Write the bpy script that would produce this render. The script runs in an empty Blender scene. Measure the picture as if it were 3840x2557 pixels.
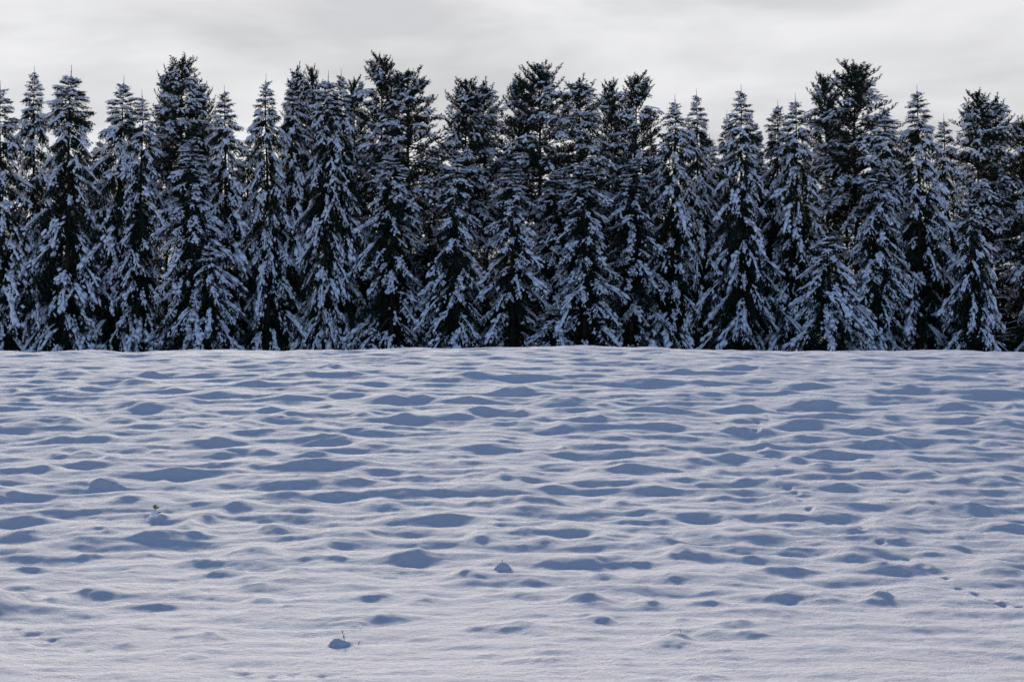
import bpy, math, random
import numpy as np
from mathutils import Vector

scene = bpy.context.scene
col = scene.collection

# ------------------------------------------------------------------ camera
cam_data = bpy.data.cameras.new("camera")
cam = bpy.data.objects.new("camera", cam_data)
col.objects.link(cam)
cam_data.sensor_width = 36.0
cam_data.lens = 72.19
cam_data.clip_start = 0.1
cam_data.clip_end = 12000.0
cam.location = (0, 0, 0)
cam.rotation_euler = (math.radians(92.5), 0, 0)
scene.camera = cam

# ------------------------------------------------------------------ light
SUN_EL = math.radians(17.4)
SUN_AZ = math.radians(-7.0)          # a little left of the view direction (+Y)
sun_dir = Vector((math.sin(SUN_AZ) * math.cos(SUN_EL), math.cos(SUN_AZ) * math.cos(SUN_EL), math.sin(SUN_EL)))
SKY_STRENGTH = 0.105

world = bpy.data.worlds.new("World")
scene.world = world
world.use_nodes = True
nt = world.node_tree
nt.nodes.clear()
def N(tree, kind, **kw):
    n = tree.nodes.new(kind)
    for k, v in kw.items():
        setattr(n, k, v)
    return n
def math_node(tree, op, a, b=None, c=None, clamp=False):
    n = N(tree, "ShaderNodeMath", operation=op, use_clamp=clamp)
    for i, v in enumerate((a, b, c)):
        if v is None:
            continue
        if isinstance(v, (int, float)):
            n.inputs[i].default_value = v
        else:
            tree.links.new(v, n.inputs[i])
    return n.outputs[0]
out = N(nt, "ShaderNodeOutputWorld")
bg = N(nt, "ShaderNodeBackground")
bg.inputs["Strength"].default_value = SKY_STRENGTH
sky = N(nt, "ShaderNodeTexSky", sky_type="NISHITA")
sky.sun_disc = False
sky.sun_elevation = SUN_EL
sky.sun_rotation = SUN_AZ
sky.altitude = 400
sky.air_density = 1.0
sky.dust_density = 0.0
sky.ozone_density = 3.0
geo = N(nt, "ShaderNodeTexCoord")
sep = N(nt, "ShaderNodeSeparateXYZ")
nt.links.new(geo.outputs["Generated"], sep.inputs[0])
# layered cloud bank on the sun's side of the sky; open blue sky overhead and behind
mp = N(nt, "ShaderNodeMapping")
mp.inputs["Scale"].default_value = (3.2, 3.2, 11.5)
mp.inputs["Location"].default_value = (1.3, 0.4, 0.55)
mp.inputs["Rotation"].default_value = (0.0, 0.10, 0.0)
nt.links.new(geo.outputs["Generated"], mp.inputs[0])
nz = N(nt, "ShaderNodeTexNoise")
nz.inputs["Scale"].default_value = 2.1
nz.inputs["Detail"].default_value = 4.0
nz.inputs["Roughness"].default_value = 0.52
nz.inputs["Distortion"].default_value = 0.25
nt.links.new(mp.outputs[0], nz.inputs["Vector"])
ramp = N(nt, "ShaderNodeValToRGB")
ramp.color_ramp.elements[0].position = 0.36
ramp.color_ramp.elements[0].color = (0.70, 0.705, 0.725, 1)
ramp.color_ramp.elements[1].position = 0.62
ramp.color_ramp.elements[1].color = (0.96, 0.962, 0.99, 1)
nt.links.new(nz.outputs["Fac"], ramp.inputs[0])
# forward scattering: cloud is brighter the nearer it is to the sun
dotn = N(nt, "ShaderNodeVectorMath", operation="DOT_PRODUCT")
nt.links.new(geo.outputs["Generated"], dotn.inputs[0])
dotn.inputs[1].default_value = sun_dir
glow = math_node(nt, "POWER", math_node(nt, "MAXIMUM", dotn.outputs["Value"], 0.0), 12.0)
CLOUD_LEVEL = 6.35
level = math_node(nt, "MULTIPLY", math_node(nt, "ADD", math_node(nt, "MULTIPLY", glow, 0.12), 0.86), CLOUD_LEVEL)
cl = N(nt, "ShaderNodeVectorMath", operation="SCALE")
nt.links.new(ramp.outputs[0], cl.inputs[0])
nt.links.new(level, cl.inputs["Scale"])
# cover: high on the sun's side and low down, broken edge, clear above and behind
cover = math_node(nt, "SUBTRACT", sep.outputs["Y"], math_node(nt, "MULTIPLY", sep.outputs["Z"], 1.6))
cover = math_node(nt, "ADD", cover, math_node(nt, "MULTIPLY", math_node(nt, "SUBTRACT", nz.outputs["Fac"], 0.5), 0.9))
mr = N(nt, "ShaderNodeMapRange", interpolation_type="SMOOTHSTEP")
mr.inputs["From Min"].default_value = 0.15
mr.inputs["From Max"].default_value = 0.55
nt.links.new(cover, mr.inputs["Value"])
mixs = N(nt, "ShaderNodeMix", data_type="RGBA")
nt.links.new(mr.outputs["Result"], mixs.inputs["Factor"])
nt.links.new(sky.outputs[0], mixs.inputs["A"])
nt.links.new(cl.outputs[0], mixs.inputs["B"])
nt.links.new(mixs.outputs["Result"], bg.inputs["Color"])
nt.links.new(bg.outputs[0], out.inputs["Surface"])

sun_data = bpy.data.lights.new("sun", "SUN")
sun_data.energy = 4.25
sun_data.angle = math.radians(5.0)
sun_data.color = (1.0, 0.95, 0.76)
sun = bpy.data.objects.new("sun", sun_data)
col.objects.link(sun)
sun.rotation_euler = sun_dir.to_track_quat("Z", "Y").to_euler()
sun.location = (-20, 60, 60)

scene.view_settings.view_transform = "Standard"
scene.view_settings.look = "None"
scene.view_settings.exposure = 0.5
scene.view_settings.gamma = 1.0
scene.view_settings.use_curve_mapping = False
scene.render.engine = "CYCLES"
scene.cycles.max_bounces = 5
scene.cycles.diffuse_bounces = 3

# ------------------------------------------------------------------ helpers
def set_tags(o, label=None, category=None, group=None, kind=None):
    if label: o["label"] = label
    if category: o["category"] = category
    if group: o["group"] = group
    if kind: o["kind"] = kind
    return o

def mesh_from_arrays(name, verts, faces, material, smooth=False):
    """verts (n,3), faces (m,k) with k constant"""
    verts = np.ascontiguousarray(verts, dtype=np.float32)
    faces = np.ascontiguousarray(faces, dtype=np.int32)
    me = bpy.data.meshes.new(name)
    m, k = faces.shape
    me.vertices.add(len(verts))
    me.vertices.foreach_set("co", verts.ravel())
    me.loops.add(m * k)
    me.loops.foreach_set("vertex_index", faces.ravel())
    me.polygons.add(m)
    me.polygons.foreach_set("loop_start", np.arange(0, m * k, k, dtype=np.int32))
    me.polygons.foreach_set("use_smooth", np.full(m, smooth, dtype=bool))
    me.update(calc_edges=True)
    me.materials.append(material)
    return me

def link_mesh(name, me, parent=None):
    o = bpy.data.objects.new(name, me)
    col.objects.link(o)
    if parent: o.parent = parent
    return o

def unit(v):
    return v / np.maximum(np.linalg.norm(v, axis=-1, keepdims=True), 1e-9)

class Tris:
    """collects triangle soup pieces"""
    def __init__(self):
        self.v, self.f, self.n = [], [], 0
    def add(self, v, f):
        self.v.append(np.asarray(v, float)); self.f.append(np.asarray(f, int) + self.n); self.n += len(v)
    def arrays(self):
        return np.concatenate(self.v), np.concatenate(self.f)
    def tube(self, path, radii, sides=5, cap=True):
        path = np.asarray(path, float); radii = np.asarray(radii, float); k = len(path)
        t = unit(np.gradient(path, axis=0))
        ref = np.array([0.31, 0.17, 0.93]) if abs(t[0][2]) < 0.9 else np.array([0.9, 0.3, 0.1])
        s = unit(np.cross(t, ref)); u = np.cross(s, t)
        a = np.linspace(0, 2 * math.pi, sides, endpoint=False)
        ring = (s[:, None] * np.cos(a)[None, :, None] + u[:, None] * np.sin(a)[None, :, None]) * radii[:, None, None] + path[:, None]
        v = ring.reshape(-1, 3)
        i = np.arange(k - 1)[:, None] * sides; j = np.arange(sides)[None]; j2 = (j + 1) % sides
        a0, a1, b0, b1 = i + j, i + j2, i + sides + j, i + sides + j2
        f = np.concatenate([np.stack([a0, a1, b1], -1).reshape(-1, 3), np.stack([a0, b1, b0], -1).reshape(-1, 3)])
        if cap:
            v = np.concatenate([v, path[-1:]]); e = len(v) - 1; b = (k - 1) * sides
            f = np.concatenate([f, np.stack([b + np.arange(sides), b + (np.arange(sides) + 1) % sides, np.full(sides, e)], -1)])
        self.add(v, f)

# gradient noise on arrays ---------------------------------------------------
def noise2(x, y, seed):
    xi = np.floor(x).astype(np.int64); yi = np.floor(y).astype(np.int64)
    xf = x - xi; yf = y - yi
    def g(ix, iy):
        h = (ix * 374761393 + iy * 668265263 + seed * 974634777) & 0xFFFFFFFF
        h = ((h ^ (h >> 13)) * 1274126177) & 0xFFFFFFFF
        h = (h ^ (h >> 16)) & 0xFFFF
        a = h * (2 * math.pi / 65536.0)
        return np.cos(a), np.sin(a)
    u = xf * xf * xf * (xf * (xf * 6 - 15) + 10); v = yf * yf * yf * (yf * (yf * 6 - 15) + 10)
    a = g(xi, yi); b = g(xi + 1, yi); c = g(xi, yi + 1); d = g(xi + 1, yi + 1)
    n00 = a[0] * xf + a[1] * yf; n10 = b[0] * (xf - 1) + b[1] * yf
    n01 = c[0] * xf + c[1] * (yf - 1); n11 = d[0] * (xf - 1) + d[1] * (yf - 1)
    return 1.4 * ((n00 * (1 - u) + n10 * u) * (1 - v) + (n01 * (1 - u) + n11 * u) * v)

# ------------------------------------------------------------------ materials
def principled(name):
    m = bpy.data.materials.new(name); m.use_nodes = True
    return m, m.node_tree, m.node_tree.nodes["Principled BSDF"]

def make_field_snow():
    m, t, b = principled("field_snow")
    b.inputs["Base Color"].default_value = (0.93, 0.845, 0.925, 1)
    b.inputs["Roughness"].default_value = 0.9
    b.inputs["Specular IOR Level"].default_value = 0.03
    tc = N(t, "ShaderNodeTexCoord")
    n1 = N(t, "ShaderNodeTexNoise"); n1.inputs["Scale"].default_value = 13.0
    n1.inputs["Detail"].default_value = 5.0; n1.inputs["Roughness"].default_value = 0.68
    t.links.new(tc.outputs["Object"], n1.inputs["Vector"])
    n2 = N(t, "ShaderNodeTexNoise"); n2.inputs["Scale"].default_value = 45.0
    n2.inputs["Detail"].default_value = 2.0
    t.links.new(tc.outputs["Object"], n2.inputs["Vector"])
    h = math_node(t, "ADD", math_node(t, "MULTIPLY", n1.outputs["Fac"], 1.0), math_node(t, "MULTIPLY", n2.outputs["Fac"], 0.35))
    bp = N(t, "ShaderNodeBump"); bp.inputs["Distance"].default_value = 0.11; bp.inputs["Strength"].default_value = 1.0
    t.links.new(h, bp.inputs["Height"])
    t.links.new(bp.outputs[0], b.inputs["Normal"])
    return m

def make_tree_snow():
    m, t, b = principled("tree_snow")
    b.inputs["Base Color"].default_value = (0.90, 0.88, 0.99, 1)
    b.inputs["Roughness"].default_value = 0.9
    b.inputs["Specular IOR Level"].default_value = 0.03
    tc = N(t, "ShaderNodeTexCoord")
    n1 = N(t, "ShaderNodeTexNoise"); n1.inputs["Scale"].default_value = 7.0
    n1.inputs["Detail"].default_value = 3.0
    t.links.new(tc.outputs["Object"], n1.inputs["Vector"])
    bp = N(t, "ShaderNodeBump"); bp.inputs["Distance"].default_value = 0.08; bp.inputs["Strength"].default_value = 0.8
    t.links.new(n1.outputs["Fac"], bp.inputs["Height"])
    t.links.new(bp.outputs[0], b.inputs["Normal"])
    return m

def make_mottled(name, c0, c1, scale, rough=0.8, spec=0.2):
    m, t, b = principled(name)
    tc = N(t, "ShaderNodeTexCoord")
    n1 = N(t, "ShaderNodeTexNoise"); n1.inputs["Scale"].default_value = scale
    n1.inputs["Detail"].default_value = 4.0
    t.links.new(tc.outputs["Object"], n1.inputs["Vector"])
    r = N(t, "ShaderNodeValToRGB")
    r.color_ramp.elements[0].position = 0.35; r.color_ramp.elements[0].color = (*c0, 1)
    r.color_ramp.elements[1].position = 0.68; r.color_ramp.elements[1].color = (*c1, 1)
    t.links.new(n1.outputs["Fac"], r.inputs[0])
    t.links.new(r.outputs[0], b.inputs["Base Color"])
    b.inputs["Roughness"].default_value = rough
    b.inputs["Specular IOR Level"].default_value = spec
    return m

M_FIELD = make_field_snow()
M_TSNOW = make_tree_snow()
M_SPRUCE = make_mottled("spruce_needles", (0.012, 0.020, 0.014), (0.026, 0.035, 0.021), 1.6, 0.75, 0.1)
M_PINE = make_mottled("pine_needles", (0.016, 0.025, 0.018), (0.032, 0.040, 0.025), 1.9, 0.75, 0.1)
M_BARK = make_mottled("bark", (0.022, 0.016, 0.012), (0.060, 0.044, 0.034), 3.0, 0.9, 0.1)
M_TWIG = make_mottled("twig_bark", (0.045, 0.014, 0.010), (0.10, 0.030, 0.018), 60.0, 0.7, 0.2)
M_LEAF = make_mottled("evergreen_leaf", (0.07, 0.10, 0.015), (0.24, 0.22, 0.04), 50.0, 0.45, 0.4)
M_LEAFB = make_mottled("brown_leaf", (0.36, 0.17, 0.04), (0.60, 0.32, 0.09), 50.0, 0.6, 0.3)

# ------------------------------------------------------------------ ground
PROF_Y = [-400.0, -3.0, 0.0, 20.0, 24.0, 34.0, 44.0, 60.0, 70.0, 78.0, 84.0, 95.0, 170.0, 230.0, 4000.0]
PROF_S = [0.0, 0.0, -0.085, -0.02, 0.03, 0.09, 0.145, 0.15, 0.102, 0.046, 0.025, 0.02, 0.02, 0.0, 0.0]
_py = np.arange(-400, 4000, 0.05)
_pz = np.cumsum(np.interp(_py, PROF_Y, PROF_S)) * 0.05
_pz += -2.917 - np.interp(24, _py, _pz)
def base_z(x, y):
    return np.interp(y, _py, _pz) - 0.0006 * np.minimum(np.asarray(x, float) ** 2, 1600)

# hummocks under the snow: x, y, half width across, half depth, height (metres)
MOUNDS = [(-15.40,65.55,0.43,0.27,0.077), (-13.76,64.70,0.60,0.46,0.129), (-11.37,64.34,0.20,0.32,0.090), (-10.03,66.60,0.21,0.22,0.062), (-5.78,65.64,0.32,0.38,0.108), (-13.45,68.61,0.48,0.17,0.048), (-9.49,64.00,0.37,0.27,0.075), (-8.27,63.91,0.28,0.21,0.060), (-6.88,63.59,0.50,0.32,0.089), (-5.26,63.50,0.45,0.27,0.074), (-1.16,62.98,0.72,0.42,0.118), (-2.68,68.43,0.18,0.14,0.039), (-0.46,66.40,0.32,0.22,0.062), (-11.34,61.77,0.35,0.46,0.129), (-9.93,60.32,0.34,0.45,0.127), (-7.81,61.40,0.30,0.26,0.072), (-8.43,59.13,0.65,0.46,0.129), (-4.73,58.78,0.46,0.46,0.129), (-3.48,57.49,0.43,0.46,0.129), (-1.42,57.44,0.63,0.46,0.129), (-2.58,57.51,0.18,0.24,0.067), (-0.22,59.33,0.26,0.46,0.129), (-6.24,57.83,0.61,0.39,0.108), (-12.62,60.82,0.35,0.20,0.057), (-14.69,60.62,0.21,0.20,0.057), (-13.93,58.35,0.36,0.29,0.082), (-13.19,59.06,0.16,0.18,0.050), (-10.15,56.65,0.50,0.46,0.129), (-9.26,57.34,0.28,0.46,0.129), (-7.99,55.45,0.39,0.46,0.129), (-9.11,55.56,0.27,0.28,0.078), (-6.66,55.64,0.24,0.26,0.073), (-5.14,56.39,0.42,0.33,0.092), (-4.01,54.74,0.26,0.32,0.090), (-1.90,53.86,0.61,0.46,0.129), (-0.61,55.05,0.48,0.46,0.129), (-5.81,54.38,0.36,0.36,0.102), (-11.54,53.71,0.28,0.46,0.129), (-10.47,54.31,0.31,0.46,0.129), (-12.43,53.33,0.35,0.36,0.100), (-6.71,53.41,0.30,0.40,0.112), (-4.84,52.58,0.30,0.35,0.098), (-8.26,52.55,0.37,0.44,0.123), (-7.37,52.04,0.27,0.30,0.085), (-5.80,51.76,0.64,0.39,0.109), (-3.35,51.69,0.73,0.30,0.085), (-2.84,53.48,0.26,0.36,0.100), (-0.58,52.49,0.39,0.31,0.086), (-1.66,51.47,0.29,0.22,0.060), (-9.29,53.03,0.35,0.35,0.099), (-11.13,50.98,0.25,0.34,0.095), (-10.27,50.73,0.33,0.34,0.095), (-7.23,50.33,0.35,0.34,0.094), (-4.46,50.20,0.35,0.42,0.117), (-3.29,49.33,0.32,0.33,0.092), (-0.64,49.08,0.56,0.45,0.126), (-5.85,48.10,0.27,0.28,0.079), (-6.82,48.16,0.25,0.24,0.068), (-10.73,48.42,0.15,0.24,0.068), (-10.05,48.53,0.23,0.20,0.057), (-8.35,48.55,0.19,0.28,0.080), (-4.62,47.91,0.23,0.24,0.067), (-10.52,46.40,0.22,0.27,0.076), (-9.63,46.80,0.33,0.27,0.077), (-9.28,47.52,0.15,0.24,0.067), (-5.76,46.57,0.27,0.23,0.065), (-4.67,46.50,0.37,0.27,0.076), (-3.46,46.75,0.47,0.46,0.129), (-7.38,45.73,0.24,0.31,0.086), (-6.80,46.55,0.14,0.16,0.044), (-10.89,45.27,0.24,0.23,0.064), (-9.16,45.89,0.14,0.19,0.054), (-4.84,44.21,0.56,0.46,0.129), (-3.51,44.41,0.29,0.46,0.129), (-0.82,44.44,0.29,0.37,0.104), (-0.26,44.80,0.18,0.45,0.125), (-7.58,44.62,0.16,0.22,0.063), (-8.76,44.29,0.39,0.37,0.103), (-2.05,42.97,0.62,0.46,0.129), (-7.68,42.02,0.39,0.46,0.129), (-10.34,42.36,0.22,0.32,0.089), (-4.72,42.28,0.30,0.35,0.099), (-3.56,42.49,0.15,0.18,0.050), (-5.51,41.21,0.25,0.31,0.087), (-2.71,41.38,0.34,0.35,0.097), (-9.05,41.30,0.20,0.24,0.068), (-0.55,41.58,0.24,0.35,0.097), (-7.11,40.37,0.21,0.20,0.057), (-5.89,40.17,0.18,0.20,0.056), (-4.51,38.60,0.17,0.35,0.099), (-9.31,39.85,0.33,0.30,0.084), (-2.31,39.58,0.31,0.26,0.074), (-1.35,39.65,0.35,0.23,0.065), (-6.12,39.13,0.17,0.46,0.128), (-9.00,38.23,0.27,0.32,0.089), (-7.76,37.99,0.46,0.46,0.129), (-6.55,37.83,0.36,0.44,0.123), (-3.02,37.79,0.45,0.46,0.129), (-0.57,37.55,0.21,0.41,0.114), (-5.81,38.02,0.17,0.25,0.071), (-4.52,35.91,0.31,0.42,0.117), (-3.28,36.62,0.27,0.31,0.086), (-6.43,35.90,0.17,0.21,0.059), (-5.32,35.16,0.23,0.35,0.098), (-1.77,35.64,0.22,0.33,0.092), (-8.51,35.80,0.25,0.21,0.059), (-7.37,35.85,0.14,0.15,0.042), (-3.38,35.20,0.25,0.21,0.058), (-2.95,35.27,0.14,0.18,0.050), (-8.10,34.65,0.14,0.15,0.041), (-7.49,34.02,0.22,0.17,0.048), (-6.22,34.12,0.33,0.17,0.048), (-4.82,33.89,0.14,0.20,0.056), (-3.58,33.97,0.14,0.23,0.064), (-4.26,33.21,0.16,0.28,0.078), (-0.75,33.29,0.16,0.25,0.070), (-0.46,34.75,0.14,0.15,0.041), (-7.78,32.46,0.19,0.22,0.061), (-6.44,31.95,0.24,0.27,0.075), (-5.03,32.04,0.17,0.19,0.053), (-5.67,32.20,0.14,0.14,0.039), (-3.99,32.66,0.17,0.22,0.061), (-3.65,32.97,0.14,0.17,0.046), (-7.40,31.31,0.15,0.21,0.059), (-6.90,31.15,0.14,0.26,0.073), (-3.81,31.25,0.18,0.26,0.073), (-2.12,31.40,0.25,0.26,0.073), (-1.39,31.18,0.18,0.23,0.066), (-3.26,30.29,0.17,0.18,0.050), (-3.78,30.11,0.14,0.14,0.039), (-5.25,30.61,0.22,0.14,0.039), (-6.47,29.01,0.14,0.14,0.039), (-5.32,28.28,0.14,0.17,0.046), (-4.36,27.66,0.22,0.21,0.058), (-4.04,27.70,0.15,0.25,0.071), (-5.07,27.26,0.14,0.14,0.039), (-6.55,27.21,0.14,0.14,0.039), (-0.31,28.32,0.27,0.21,0.060), (-4.03,26.06,0.14,0.14,0.039), (-2.25,28.81,0.16,0.14,0.040), (-1.80,29.26,0.14,0.14,0.039), (7.26,66.14,0.46,0.33,0.093), (7.74,62.86,0.50,0.46,0.129), (8.04,73.06,0.16,0.14,0.039), (5.24,64.50,0.26,0.27,0.076), (8.00,68.13,0.21,0.14,0.039), (1.32,62.61,1.15,0.46,0.129), (4.16,61.73,0.60,0.41,0.116), (5.86,61.74,0.57,0.36,0.101), (13.63,63.39,0.56,0.37,0.104), (14.04,66.85,0.32,0.28,0.078), (15.75,64.10,0.20,0.32,0.090), (9.00,60.95,0.70,0.31,0.086), (14.85,63.95,0.22,0.27,0.075), (13.06,66.11,0.26,0.22,0.062), (0.25,59.23,0.23,0.46,0.129), (0.81,58.83,0.34,0.39,0.110), (5.30,58.63,0.67,0.46,0.129), (6.48,57.91,0.28,0.24,0.068), (11.51,60.65,0.32,0.30,0.085), (12.59,59.78,0.52,0.40,0.112), (14.04,59.83,0.60,0.46,0.129), (8.01,58.90,0.28,0.30,0.083), (1.50,57.03,0.38,0.38,0.107), (8.35,56.74,0.60,0.46,0.129), (2.56,56.58,0.37,0.38,0.106), (3.84,55.30,0.65,0.46,0.129), (6.37,56.07,0.32,0.42,0.118), (10.11,58.58,0.33,0.39,0.110), (12.41,57.29,0.53,0.46,0.129), (0.17,54.68,0.19,0.37,0.102), (0.80,54.23,0.26,0.36,0.101), (2.21,53.96,0.24,0.41,0.114), (5.90,53.38,0.35,0.36,0.100), (7.06,52.86,0.32,0.40,0.111), (7.76,53.16,0.30,0.46,0.129), (10.01,54.46,0.36,0.46,0.129), (12.20,54.68,0.26,0.37,0.102), (13.91,56.80,0.17,0.46,0.129), (0.33,52.66,0.28,0.40,0.111), (1.21,52.31,0.25,0.39,0.110), (3.87,52.56,0.46,0.40,0.111), (9.04,52.41,0.23,0.39,0.110), (9.92,51.56,0.32,0.39,0.108), (10.95,52.12,0.62,0.46,0.129), (12.64,53.02,0.37,0.46,0.129), (1.65,53.91,0.21,0.27,0.076), (2.68,50.89,0.27,0.30,0.083), (5.74,51.89,0.25,0.30,0.085), (6.42,51.35,0.27,0.43,0.120), (5.12,52.81,0.19,0.27,0.074), (8.38,50.08,0.31,0.33,0.094), (9.13,49.95,0.28,0.42,0.117), (7.11,50.73,0.20,0.21,0.059), (0.66,48.31,0.21,0.24,0.068), (1.23,48.61,0.17,0.37,0.102), (3.59,48.81,0.26,0.37,0.103), (2.59,48.16,0.28,0.24,0.068), (4.23,48.36,0.26,0.24,0.068), (10.67,49.83,0.39,0.46,0.129), (11.52,49.78,0.26,0.33,0.093), (11.90,49.18,0.26,0.33,0.092), (7.42,48.33,0.32,0.32,0.090), (6.07,48.91,0.15,0.37,0.103), (0.98,46.58,0.41,0.31,0.087), (4.19,46.96,0.27,0.35,0.099), (2.71,46.12,0.44,0.42,0.118), (1.81,45.31,0.24,0.34,0.095), (5.00,47.47,0.21,0.24,0.067), (6.52,47.33,0.15,0.32,0.089), (6.96,46.63,0.23,0.31,0.087), (8.20,47.47,0.17,0.24,0.067), (9.23,47.67,0.25,0.24,0.067), (0.23,44.61,0.25,0.46,0.129), (0.87,43.63,0.23,0.29,0.082), (4.49,45.46,0.20,0.34,0.096), (2.92,43.59,0.34,0.44,0.122), (1.53,44.02,0.25,0.22,0.062), (2.22,44.03,0.31,0.29,0.082), (3.84,44.05,0.33,0.26,0.072), (5.05,44.50,0.23,0.26,0.073), (5.85,44.53,0.35,0.30,0.083), (6.95,44.05,0.31,0.26,0.072), (7.89,45.48,0.30,0.30,0.085), (9.24,45.56,0.30,0.34,0.096), (9.71,44.60,0.18,0.26,0.073), (10.56,44.40,0.33,0.44,0.124), (8.65,44.17,0.33,0.22,0.062), (0.35,41.57,0.36,0.46,0.129), (2.10,41.61,0.20,0.31,0.088), (1.63,40.70,0.25,0.24,0.067), (4.25,42.18,0.26,0.35,0.099), (5.46,41.96,0.20,0.32,0.088), (6.11,40.58,0.41,0.46,0.129), (5.03,43.44,0.21,0.18,0.051), (7.74,43.27,0.21,0.22,0.061), (9.66,42.75,0.24,0.25,0.070), (7.51,41.94,0.24,0.18,0.049), (2.66,40.77,0.23,0.20,0.057), (2.89,39.43,0.26,0.33,0.092), (4.24,39.63,0.21,0.26,0.074), (5.19,39.61,0.35,0.36,0.102), (8.32,40.58,0.27,0.46,0.129), (9.19,41.11,0.22,0.31,0.086), (7.17,39.33,0.38,0.39,0.110), (2.22,39.20,0.24,0.29,0.082), (1.08,38.30,0.30,0.35,0.098), (0.24,38.02,0.23,0.32,0.089), (3.39,38.08,0.33,0.38,0.107), (4.65,37.98,0.32,0.38,0.106), (9.17,38.93,0.29,0.39,0.109), (8.42,38.40,0.22,0.29,0.081), (2.51,37.42,0.28,0.37,0.105), (1.73,37.45,0.25,0.28,0.079), (0.59,37.32,0.16,0.25,0.070), (3.90,36.77,0.29,0.25,0.069), (6.85,37.20,0.33,0.40,0.113), (7.77,36.90,0.27,0.34,0.095), (5.35,36.85,0.21,0.15,0.043), (6.33,38.35,0.19,0.16,0.045), (2.88,37.00,0.18,0.22,0.061), (2.90,35.61,0.26,0.41,0.116), (6.03,35.61,0.37,0.41,0.116), (4.98,35.97,0.19,0.24,0.067), (7.36,35.97,0.24,0.24,0.067), (4.49,35.62,0.17,0.18,0.050), (2.16,34.82,0.23,0.23,0.065), (6.87,34.42,0.14,0.17,0.048), (4.10,35.12,0.15,0.18,0.049), (0.71,33.92,0.24,0.23,0.063), (6.19,34.52,0.18,0.23,0.065), (8.09,35.07,0.22,0.23,0.066), (1.34,34.62,0.21,0.23,0.065), (3.58,34.07,0.16,0.17,0.048), (2.57,33.09,0.15,0.19,0.054), (1.48,33.50,0.14,0.14,0.039), (0.31,33.10,0.15,0.14,0.039), (3.84,33.52,0.22,0.17,0.047), (4.39,33.99,0.25,0.20,0.056), (4.53,32.46,0.19,0.22,0.061), (3.16,32.06,0.27,0.21,0.060), (8.05,33.82,0.28,0.23,0.063), (1.23,30.78,0.16,0.23,0.065), (2.01,30.65,0.15,0.26,0.072), (5.51,31.09,0.14,0.18,0.051), (4.66,31.06,0.19,0.21,0.058), (4.11,31.34,0.14,0.18,0.051), (2.89,30.60,0.15,0.14,0.039), (1.09,29.63,0.34,0.17,0.049), (1.88,28.86,0.14,0.14,0.039), (0.15,28.45,0.16,0.19,0.053), (3.64,28.91,0.18,0.14,0.039), (3.06,28.58,0.19,0.17,0.047), (0.97,28.96,0.19,0.15,0.041), (2.09,27.29,0.16,0.18,0.051), (2.23,28.01,0.14,0.14,0.039), (2.69,27.91,0.14,0.14,0.039), (3.26,27.71,0.18,0.14,0.039), (2.38,29.11,0.14,0.14,0.039), (0.36,26.36,0.14,0.14,0.039), (0.40,25.54,0.19,0.17,0.048), (0.71,26.21,0.17,0.14,0.039), (1.35,25.22,0.17,0.15,0.041), (2.73,26.26,0.14,0.14,0.039), (2.27,24.31,0.14,0.14,0.039)]
TRACKS = [(7.74,71.16), (7.73,70.01), (7.74,68.47), (7.78,68.02), (7.86,65.88), (7.81,63.44), (7.72,61.55), (7.82,60.50), (7.83,58.86), (7.65,57.12), (7.28,55.78), (6.77,54.54), (6.35,53.34), (6.13,51.55), (5.99,50.41), (5.99,49.41), (5.98,47.87), (5.99,46.23), (5.88,44.69), (5.84,43.54), (5.94,43.05), (5.90,42.00), (5.86,40.56), (6.05,39.27), (6.52,38.42), (6.60,36.92), (6.80,35.38), (6.89,34.38), (7.04,33.39), (7.06,32.44), (7.18,31.84), (7.25,31.14), (7.32,30.79), (7.54,30.54), (-6.80,28.45), (-6.57,27.95), (-6.44,27.95), (-6.15,27.60), (-6.03,27.40), (-5.26,33.04), (-5.09,33.09), (-5.49,26.75), (-3.54,25.15), (-3.25,24.65), (-3.15,24.65), (-2.83,24.40), (-2.59,24.60), (-2.24,24.40), (-1.94,24.25)]
rs = np.random.RandomState(11)
for _ in range(420):                                  # the same hummocks go on beyond the picture's sides
    y = rs.uniform(24, 82); s = rs.choice([-1, 1]); x = s * (0.25 * y + 0.4 + rs.uniform(0, 0.22 * y + 4))
    sx = rs.uniform(.25, .65); sy = rs.uniform(.25, .5)
    MOUNDS.append((x, y, sx, sy, 0.32 * sy))
# crisp snow caps over stumps and twigs: x, y, rx, ry, height
CAPS = [(-2.22, 26.95, .17, .15, .075), (-2.30, 26.95, .08, .10, .03), (2.23, 27.6, .14, .20, .055), (2.08, 26.95, .24, .30, .06),
        (-0.15, 34.25, .12, .16, .11), (-8.66, 44.05, .33, .34, .09), (-8.85, 44.0, .16, .2, .04), (5.62, 31.35, .14, .2, .08),
        (-6.82, 40.05, .13, .18, .07), (-6.95, 40.02, .10, .12, .04), (1.26, 29.2, .16, .25, .05), (1.05, 31.0, .2, .3, .06)]

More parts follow.
